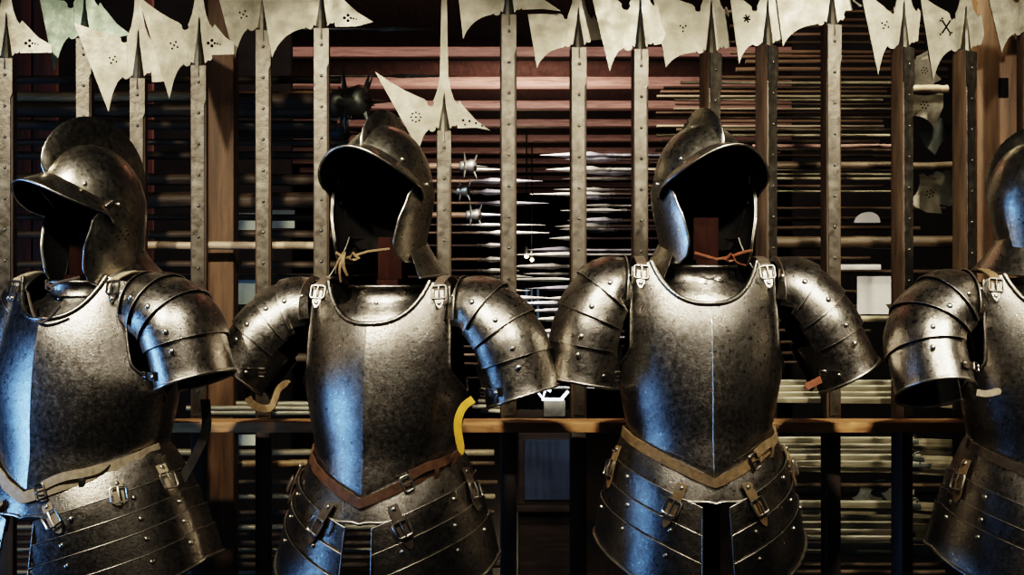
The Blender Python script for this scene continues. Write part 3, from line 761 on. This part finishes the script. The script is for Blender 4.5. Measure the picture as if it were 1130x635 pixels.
for y in (230, 242, 252, 285, 300, 322, 338, 365, 378, 390, 400):
    horizontal('stored_pole', 'dark thin pole stored in the middle of the right bay', 'pole', 'dark poles in the right bay', R(830, 850), R(930, 1050), y, R(4.6, 5.2), R(3, 5), 'log_wood')
# right bay below: long guns
def musket(label, group, x0, x1, y, Y, px):
    a = W(x0, y, Y); b = W(x1, y, Y); L = b.x - a.x; h = px / F * Y
    r = thing('long_gun', label, 'gun', (a.x, Y, a.z), 0, group)
    v = []; f = []
    secs = [(0, .30, -.25), (.35, .30, -.35), (.70, .35, -.45), (.80, .5, -.75), (1.0, .2, -1.3)]
    for s, t, bt in secs:
        x = s * L; v += [Vector((x, -h * .35, t * h)), Vector((x, -h * .4, bt * h)), Vector((x, h * .4, bt * h)), Vector((x, h * .35, t * h))]
    for i in range(len(secs) - 1):
        for q in range(4): f.append((i * 4 + q, i * 4 + (q + 1) % 4, i * 4 + 4 + (q + 1) % 4, i * 4 + 4 + q))
    f += [(0, 1, 2, 3), (16, 17, 18, 19)]
    geo_obj('stock', (v, f), 'thin_pole', r, 40)
    geo_obj('barrel', tube_geo([Vector((-.06, 0, h * .45)), Vector((L * .78, 0, h * .45))], h * .38, 8), 'pale_gun', r, 60)
    g = join(box_geo(L * .70, L * .80, -h * .62, -h * .35, -h * .45, h * .35, .001), tube_geo([Vector((L * .74, -h * .6, h * .2)), Vector((L * .745, -h * .7, h * 1.0)), Vector((L * .77, -h * .7, h * 1.25)), Vector((L * .785, -h * .7, h * .8))], h * .16, 6))
    geo_obj('gun_lock', g, 'mace_iron', r, 40)
    return r
for y in (424, 430, 437, 443):
    musket('pale long gun stored just above the rail in the right bay', 'long guns above the rail on the right', R(840, 856), R(1040, 1060), y, R(4.1, 4.6), 6)
for y in (487, 494, 500, 506, 513, 519):
    musket('pale long gun on the row just below the rail in the right bay', 'long guns below the rail on the right', R(840, 862), R(1040, 1070), y, R(4.1, 4.6), 6)
for y in (558, 566, 574, 581, 588, 596, 604, 611):
    musket('pale long gun on the bottom row of the right bay', 'long guns in the bottom row on the right', R(840, 870), R(1030, 1060), y, R(4.1, 4.6), 7)
for y in (536, 546, 624, 632):
    horizontal('stored_pole', 'dark thin pole stored between the long guns of the right bay', 'pole', 'dark poles between the long guns', R(850, 880), R(1040, 1060), y, R(4.3, 4.8), R(4, 6), 'log_wood')

# spiked clubs
def spiked_club(label, px, py, Y, s, mat='mace_iron', shaft=-1, rz=0.):
    p = W(px, py, Y); r = thing('spiked_club', label, 'club', tuple(p), 0); r.rotation_euler = (0, rz, 0)
    prof = [(-1.35, .55), (-1.2, .72), (-.9, .74), (-.2, .85), (.25, 1.0), (.6, .96), (.85, .72), (1.0, .35), (1.03, .02)]
    v = []; f = []; n = 16
    for x, q in prof:
        for k in range(n): v.append(Vector((x * s * -shaft * 1., q * s * math.cos(2 * PI * k / n), q * s * math.sin(2 * PI * k / n))))
    for i in range(len(prof) - 1):
        for k in range(n): f.append((i * n + k, i * n + (k + 1) % n, i * n + n + (k + 1) % n, i * n + n + k))
    f += [tuple(range(n)), tuple(range(len(prof) * n - n, len(prof) * n))]
    geo_obj('head', (v, f), mat, r, 50)
    for ring, cnt, ph in ((-.5, 5, .3), (.45, 6, 0.)):
        for k in range(cnt):
            a = 2 * PI * k / cnt + ph; d = Vector((-shaft * (.30 if ring > 0 else -.1), math.cos(a), math.sin(a))).normalized(); c = Vector((ring * -shaft * s, 0, 0)) + d * s * .7
            geo_obj('spike', tube_geo([c, c + d * s * .7, c + d * s * 1.35], [s * .17, s * .10, .0005], 4), mat, r, 20)
    geo_obj('spike', tube_geo([Vector((s * .9 * -shaft, 0, 0)), Vector((s * 1.6 * -shaft, 0, 0)), Vector((s * 2.6 * -shaft, 0, 0))], [s * .2, s * .1, .0005], 4), mat, r, 20)
    geo_obj('shaft', tube_geo([Vector((-1.2 * s * -shaft, 0, 0)), Vector((-9 * s * -shaft, 0, 0))], s * .5, 8), 'log_wood', r, 50)
    return r
spiked_club('dark iron spiked club stored left of the second helmet', 391, 112, 4.35, .052)
spiked_club('smaller spiked club under the bigger one, left of the second helmet', 374, 147, 4.62, .036)
spiked_club('small steel spiked club below the beak of the low hung halberd', 518, 184, 5.4, .028)
spiked_club('small steel spiked club deep behind the second armour, middle one of three', 512, 211, 5.5, .024)
spiked_club('small steel spiked club just above the second armour shoulder', 524, 238, 5.5, .026)
# long thin spikes pointing right beside the big halberd beak
for x0, x1, y, Y in ((375, 436, 32, 4.5), (392, 440, 131, 4.4), (396, 450, 84, 4.6)):
    o = horizontal('thin_spike', 'thin iron spike pointing right beside the spiked clubs', 'spike', 'thin spikes by the clubs', x0 - 40, x1 - 30, y, Y, 2.5, 'mace_iron', 1, 'mace_iron')

# stored halberds hanging sideways in the right bay
def stored_blade(label, px, py, Y, rot, s=1., mat='blade_steel', holes=True):
    p = W(px, py, Y); r = thing('axe_blade', label, 'blade', tuple(p), 0); r.rotation_euler = (0, rot, 0)
    k = s * Y / F
    ol = qb((-24, -14), (0, -6), (20, -18), 8) + [(22, 0)] + qb((14, 26), (2, 8), (-20, 16), 8) + arc(-22, 8, 4, 90, -90, 6)
    plate(ol, .004, lambda x, y, d: Vector((x * k, 0, -y * k)), 'plate', mat, r)
    if holes:
        gs = [([Vector(((dx + 1.1 * math.cos(b)) * k, -.0025, (dy + 1.1 * math.sin(b)) * k)) for b in [2 * PI * m / 8 for m in range(8)]], [tuple(range(8))]) for dx, dy in [(0, 0)] + [(4 * math.cos(q * PI / 3), 4 * math.sin(q * PI / 3)) for q in range(6)]]
        geo_obj('pierced_holes', join(*gs), 'hole_black', r)
    return r
stored_blade('pierced axe blade stored under the pale shaft end, left of the rightmost post', 1020, 116, 4.35, .1, .95)
stored_blade('axe blade stored above the pale shaft in the right bay', 1020, 78, 4.45, 1.2, .8)
stored_blade('leaf shaped axe blade hanging low beside the right shelf bar', 1026, 214, 4.4, 1.75, .95)
stored_blade('shaded axe blade hanging next to the rightmost post', 1046, 208, 4.5, 1.5, .9, 'mace_iron', False)
stored_blade('tilted dark axe blade under the pierced one in the right bay', 1034, 150, 4.5, 2.4, .8, 'mace_iron', False)
stored_blade('small axe blade on the shelf beside the white sign', 992, 338, 4.3, 2.2, .5, holes=False)
for i, (px, py) in enumerate(((953, 548), (962, 552), (985, 545), (1005, 552), (970, 540), (1020, 500))):
    stored_blade('pierced dark axe blade stored low between the long guns', px, py, 4.25 + .06 * i, R(0, 3), .45, 'pale_gun' if i % 2 else 'mace_iron')['group'] = 'axe blades between the long guns'
horizontal('stored_pole', 'thick pale shaft end with rivet, right bay between two halberds', 'pole', None, 1000, 1046, 98, 4.3, 9, 'pale_pole')
# white signs
def card(name, label, cat, x0, x1, y0, y1, Y, mat):
    a = W(x0, y0, Y); b = W(x1, y1, Y); o = box(name, a.x, b.x, Y, Y + .004, b.z, a.z, mat, None, 0); tag(o, label, cat); return o
card('sign_board', 'white board on the shelf of the right bay', 'sign', 946, 985, 305, 347, 4.42, 'paper_white')
card('sign_board', 'narrow white strip above the white board in the right bay', 'sign', 926, 972, 292, 298, 4.5, 'paper_white')
card('sign_board', 'pale green card behind the stave, left of the second armour', 'sign', 256, 285, 309, 336, 4.6, 'green_card')
card('sign_board', 'pale green card low under the rail, left of the second armour', 'sign', 256, 282, 480, 492, 4.5, 'green_card')
card('sign_board', 'pale card peeking out left of the second helmet, above the pale stave', 'sign', 258, 296, 235, 254, 4.75, 'green_card')
card('sign_board', 'pale card between two halberds beside the second helmet', 'sign', 300, 325, 232, 252, 4.75, 'green_card')
p = W(957, 246, 4.6)
v = [Vector((.0 + .042 * math.cos(PI * i / 20), -.02 * math.sin(PI * i / 20), .034 * math.sin(PI * i / 20))) for i in range(21)]
vb = [q + Vector((0, .012, 0)) for q in v]
o = geo_obj('round_plate', (v + vb, [tuple(range(21)), tuple(range(41, 20, -1))] + [(i, i + 1, i + 22, i + 21) for i in range(20)] + [(20, 0, 21, 41)]), 'paper_white'); o.location = p
tag(o, 'white rounded plate rim above the shelf bar of the right bay', 'plate')

# things deep in the aisle
def ceiling_lamp(label, px, py, Y):
    p = W(px, py, Y); r = thing('ceiling_lamp', label, 'lamp', tuple(p), 0)
    bm = bmesh.new(); bmesh.ops.create_uvsphere(bm, u_segments=16, v_segments=10, radius=.017)
    me = bpy.data.meshes.new('bulb'); bm.to_mesh(me); bm.free(); mk('bulb', me, 'warm_bulb', r)
    geo_obj('lamp_shade', tube_geo([Vector((0, 0, .02)), Vector((0, 0, .045)), Vector((0, 0, .08))], [.026, .022, .010], 14), 'mace_iron', r)
    geo_obj('cord', tube_geo([Vector((0, 0, .08)), Vector((0, 0, H + .026 - p.z))], .006, 6), 'hole_black', r)
ceiling_lamp('small glowing lamp deep in the aisle, left of the pair', 581, 283, 12.0)
ceiling_lamp('small glowing lamp deep in the aisle, right of the pair', 587, 287, 13.0)
p = W(612, 437, 7.0)
r = thing('floor_lamp', 'small white lit lamp with two angled tubes, seen between the two middle armours', 'lamp', tuple(W(612, 460, 7.0)))
k = 7.0 / F
def T(pts): return [Vector((x * k, 0, (23 - y) * k)) for x, y in pts]
geo_obj('light_tube', tube_geo(T([(-20, -6), (-13, 3), (-10, -7), (-4, -5)]), 1.5 * k, 6), 'white_tube', r)
geo_obj('light_tube', tube_geo(T([(8, 3), (15, -5)]), 1.7 * k, 6), 'white_tube', r)
geo_obj('light_tube', tube_geo(T([(-14, 4), (10, 4)]), 1.6 * k, 6), 'white_tube', r)
geo_obj('lamp_base', box_geo(-12 * k, 12 * k, .0, .06, 0, 18 * k, .004), 'mace_iron', r)
a = W(572, 480, 7.1); b = W(640, 480, 7.1); zt = W(0, 460, 7.1).z
r = thing('wooden_chest', 'dark wooden chest in the aisle with bluish sheen under the lit lamp', 'chest', ((a.x + b.x) / 2, 7.1, 0)); w = (b.x - a.x) / 2
box('front_panel', -w + .03, w - .03, -.14, -.12, W(0, 555, 7.0).z + .02, zt - .10, 'chest_sheen', r, 0)
box('body', -w, w, -.12, .4, 0, zt - .02, 'dark_wood', r, .004)
box('lid', -w - .02, w + .02, -.17, .42, zt - .02, zt, 'dark_wood', r, .004)
box('ledge', -w - .01, w + .01, -.20, -.12, W(0, 562, 7.0).z, W(0, 555, 7.0).z, 'dark_wood', r, .003)
# upright weapon stands far down the aisle
for x in (578, 584, 590, 597, 602):
    p = W(x, 300, 14); q = W(x, 420, 14)
    o = geo_obj('upright_pole', tube_geo([Vector((0, 0, 0)), Vector((0, 0, p.z + R(-.1, .1)))], .014, 6), 'hole_black'); o.location = (p.x, 14 + R(-.4, .4), 0)
    tag(o, 'thin dark upright pole far down the aisle before the bluish glow', 'pole', 'upright poles far down the aisle')

# ------------------------------------------------------------------ light
def lamp(kind, name, loc, target, energy, col, size=.1, spot=None, blend=.5, sy=None):
    d = bpy.data.lights.new(name, kind); d.energy = energy; d.color = col
    if kind == 'AREA':
        d.size = size
        if sy: d.shape = 'RECTANGLE'; d.size_y = sy
    else: d.shadow_soft_size = size
    if kind == 'SPOT': d.spot_size = math.radians(spot); d.spot_blend = blend
    o = bpy.data.objects.new(name, d); C.objects.link(o); o.location = loc
    o.rotation_euler = (Vector(target) - Vector(loc)).to_track_quat('-Z', 'Y').to_euler(); return o
WARM = (1, .91, .76)
lamp('SPOT', 'key_spot', (-1.55, 1.9, 2.74), (-.98, 3.45, 1.62), 225, WARM, .05, 52, .8)
lamp('SPOT', 'key_spot', (-.45, 1.9, 2.74), (-.22, 3.45, 1.62), 225, WARM, .05, 50, .8)
lamp('SPOT', 'key_spot', (.75, 1.9, 2.74), (.5, 3.45, 1.62), 225, WARM, .05, 50, .8)
lamp('SPOT', 'key_spot', (1.75, 1.9, 2.74), (1.25, 3.5, 1.62), 225, WARM, .05, 52, .8)
lamp('AREA', 'window_light', (-3.7, 2.9, .85), (.2, 3.3, 1.1), 60, (.20, .45, 1), .6, sy=1.2)
lamp('AREA', 'soft_fill', (.2, .2, 2.5), (.2, 3.4, 1.1), 4, (1, .9, .76), 2.0, sy=.7)
lamp('AREA', 'beam_fill', (-.1, 4.6, 2.6), (.1, 9.5, 2.72), 110, (1, .80, .74), .3)  # unseen fill added to brighten the fronts of the ceiling beams
lamp('AREA', 'beam_fill', (.1, 8.5, 2.1), (.1, 12.5, 2.8), 55, (1, .84, .77), .3)  # second unseen fill, added for the beams further back
lamp('SPOT', 'aisle_fill', (-.6, 4.8, 2.5), (.5, 6.6, 1.5), 3, (.75, .88, 1), .1, 80, .6)  # unseen fill added for the weapons along the aisle
lamp('SPOT', 'right_bay_fill', (1.2, 2.9, 2.74), (1.15, 4.6, 1.6), 50, WARM, .05, 60, .6)  # added fill for the right bay, no lamp in view
lamp('SPOT', 'left_bay_fill', (-1.0, 3.2, 2.74), (-1.0, 4.6, 1.8), 8, WARM, .05, 70, .6)  # faint unseen fill added for the left bay
lamp('SPOT', 'low_right_fill', (1.25, 4.02, 2.6), (1.2, 4.4, .7), 50, (1, .9, .68), .05, 50, .7)  # unseen fill added for the lower rows of the right bay
lamp('POINT', 'far_light', (.1, 13, 1.9), (0, 14, 1), 8, (1, .85, .6), .1)
lamp('SPOT', 'chest_fill', (-.2, 5.4, 1.9), (.24, 7, .75), 50, (.6, .78, 1), .1, 14, 1.)  # narrow unseen fill added to bring out the bluish chest front
w = bpy.data.worlds.new('World'); bpy.context.scene.world = w; w.use_nodes = True
w.node_tree.nodes['Background'].inputs[0].default_value = (.9, .85, .8, 1); w.node_tree.nodes['Background'].inputs[1].default_value = .012

cam = bpy.data.cameras.new('camera'); cam.lens = 50; cam.sensor_width = 36; cam.sensor_fit = 'HORIZONTAL'
co = bpy.data.objects.new('camera', cam); C.objects.link(co); co.location = (0, 0, CAMZ); co.rotation_euler = (PI / 2, 0, 0)
cam.clip_end = 60
sc = bpy.context.scene; sc.camera = co
sc.view_settings.view_transform = 'Filmic'; sc.view_settings.look = 'High Contrast'; sc.view_settings.exposure = 0.
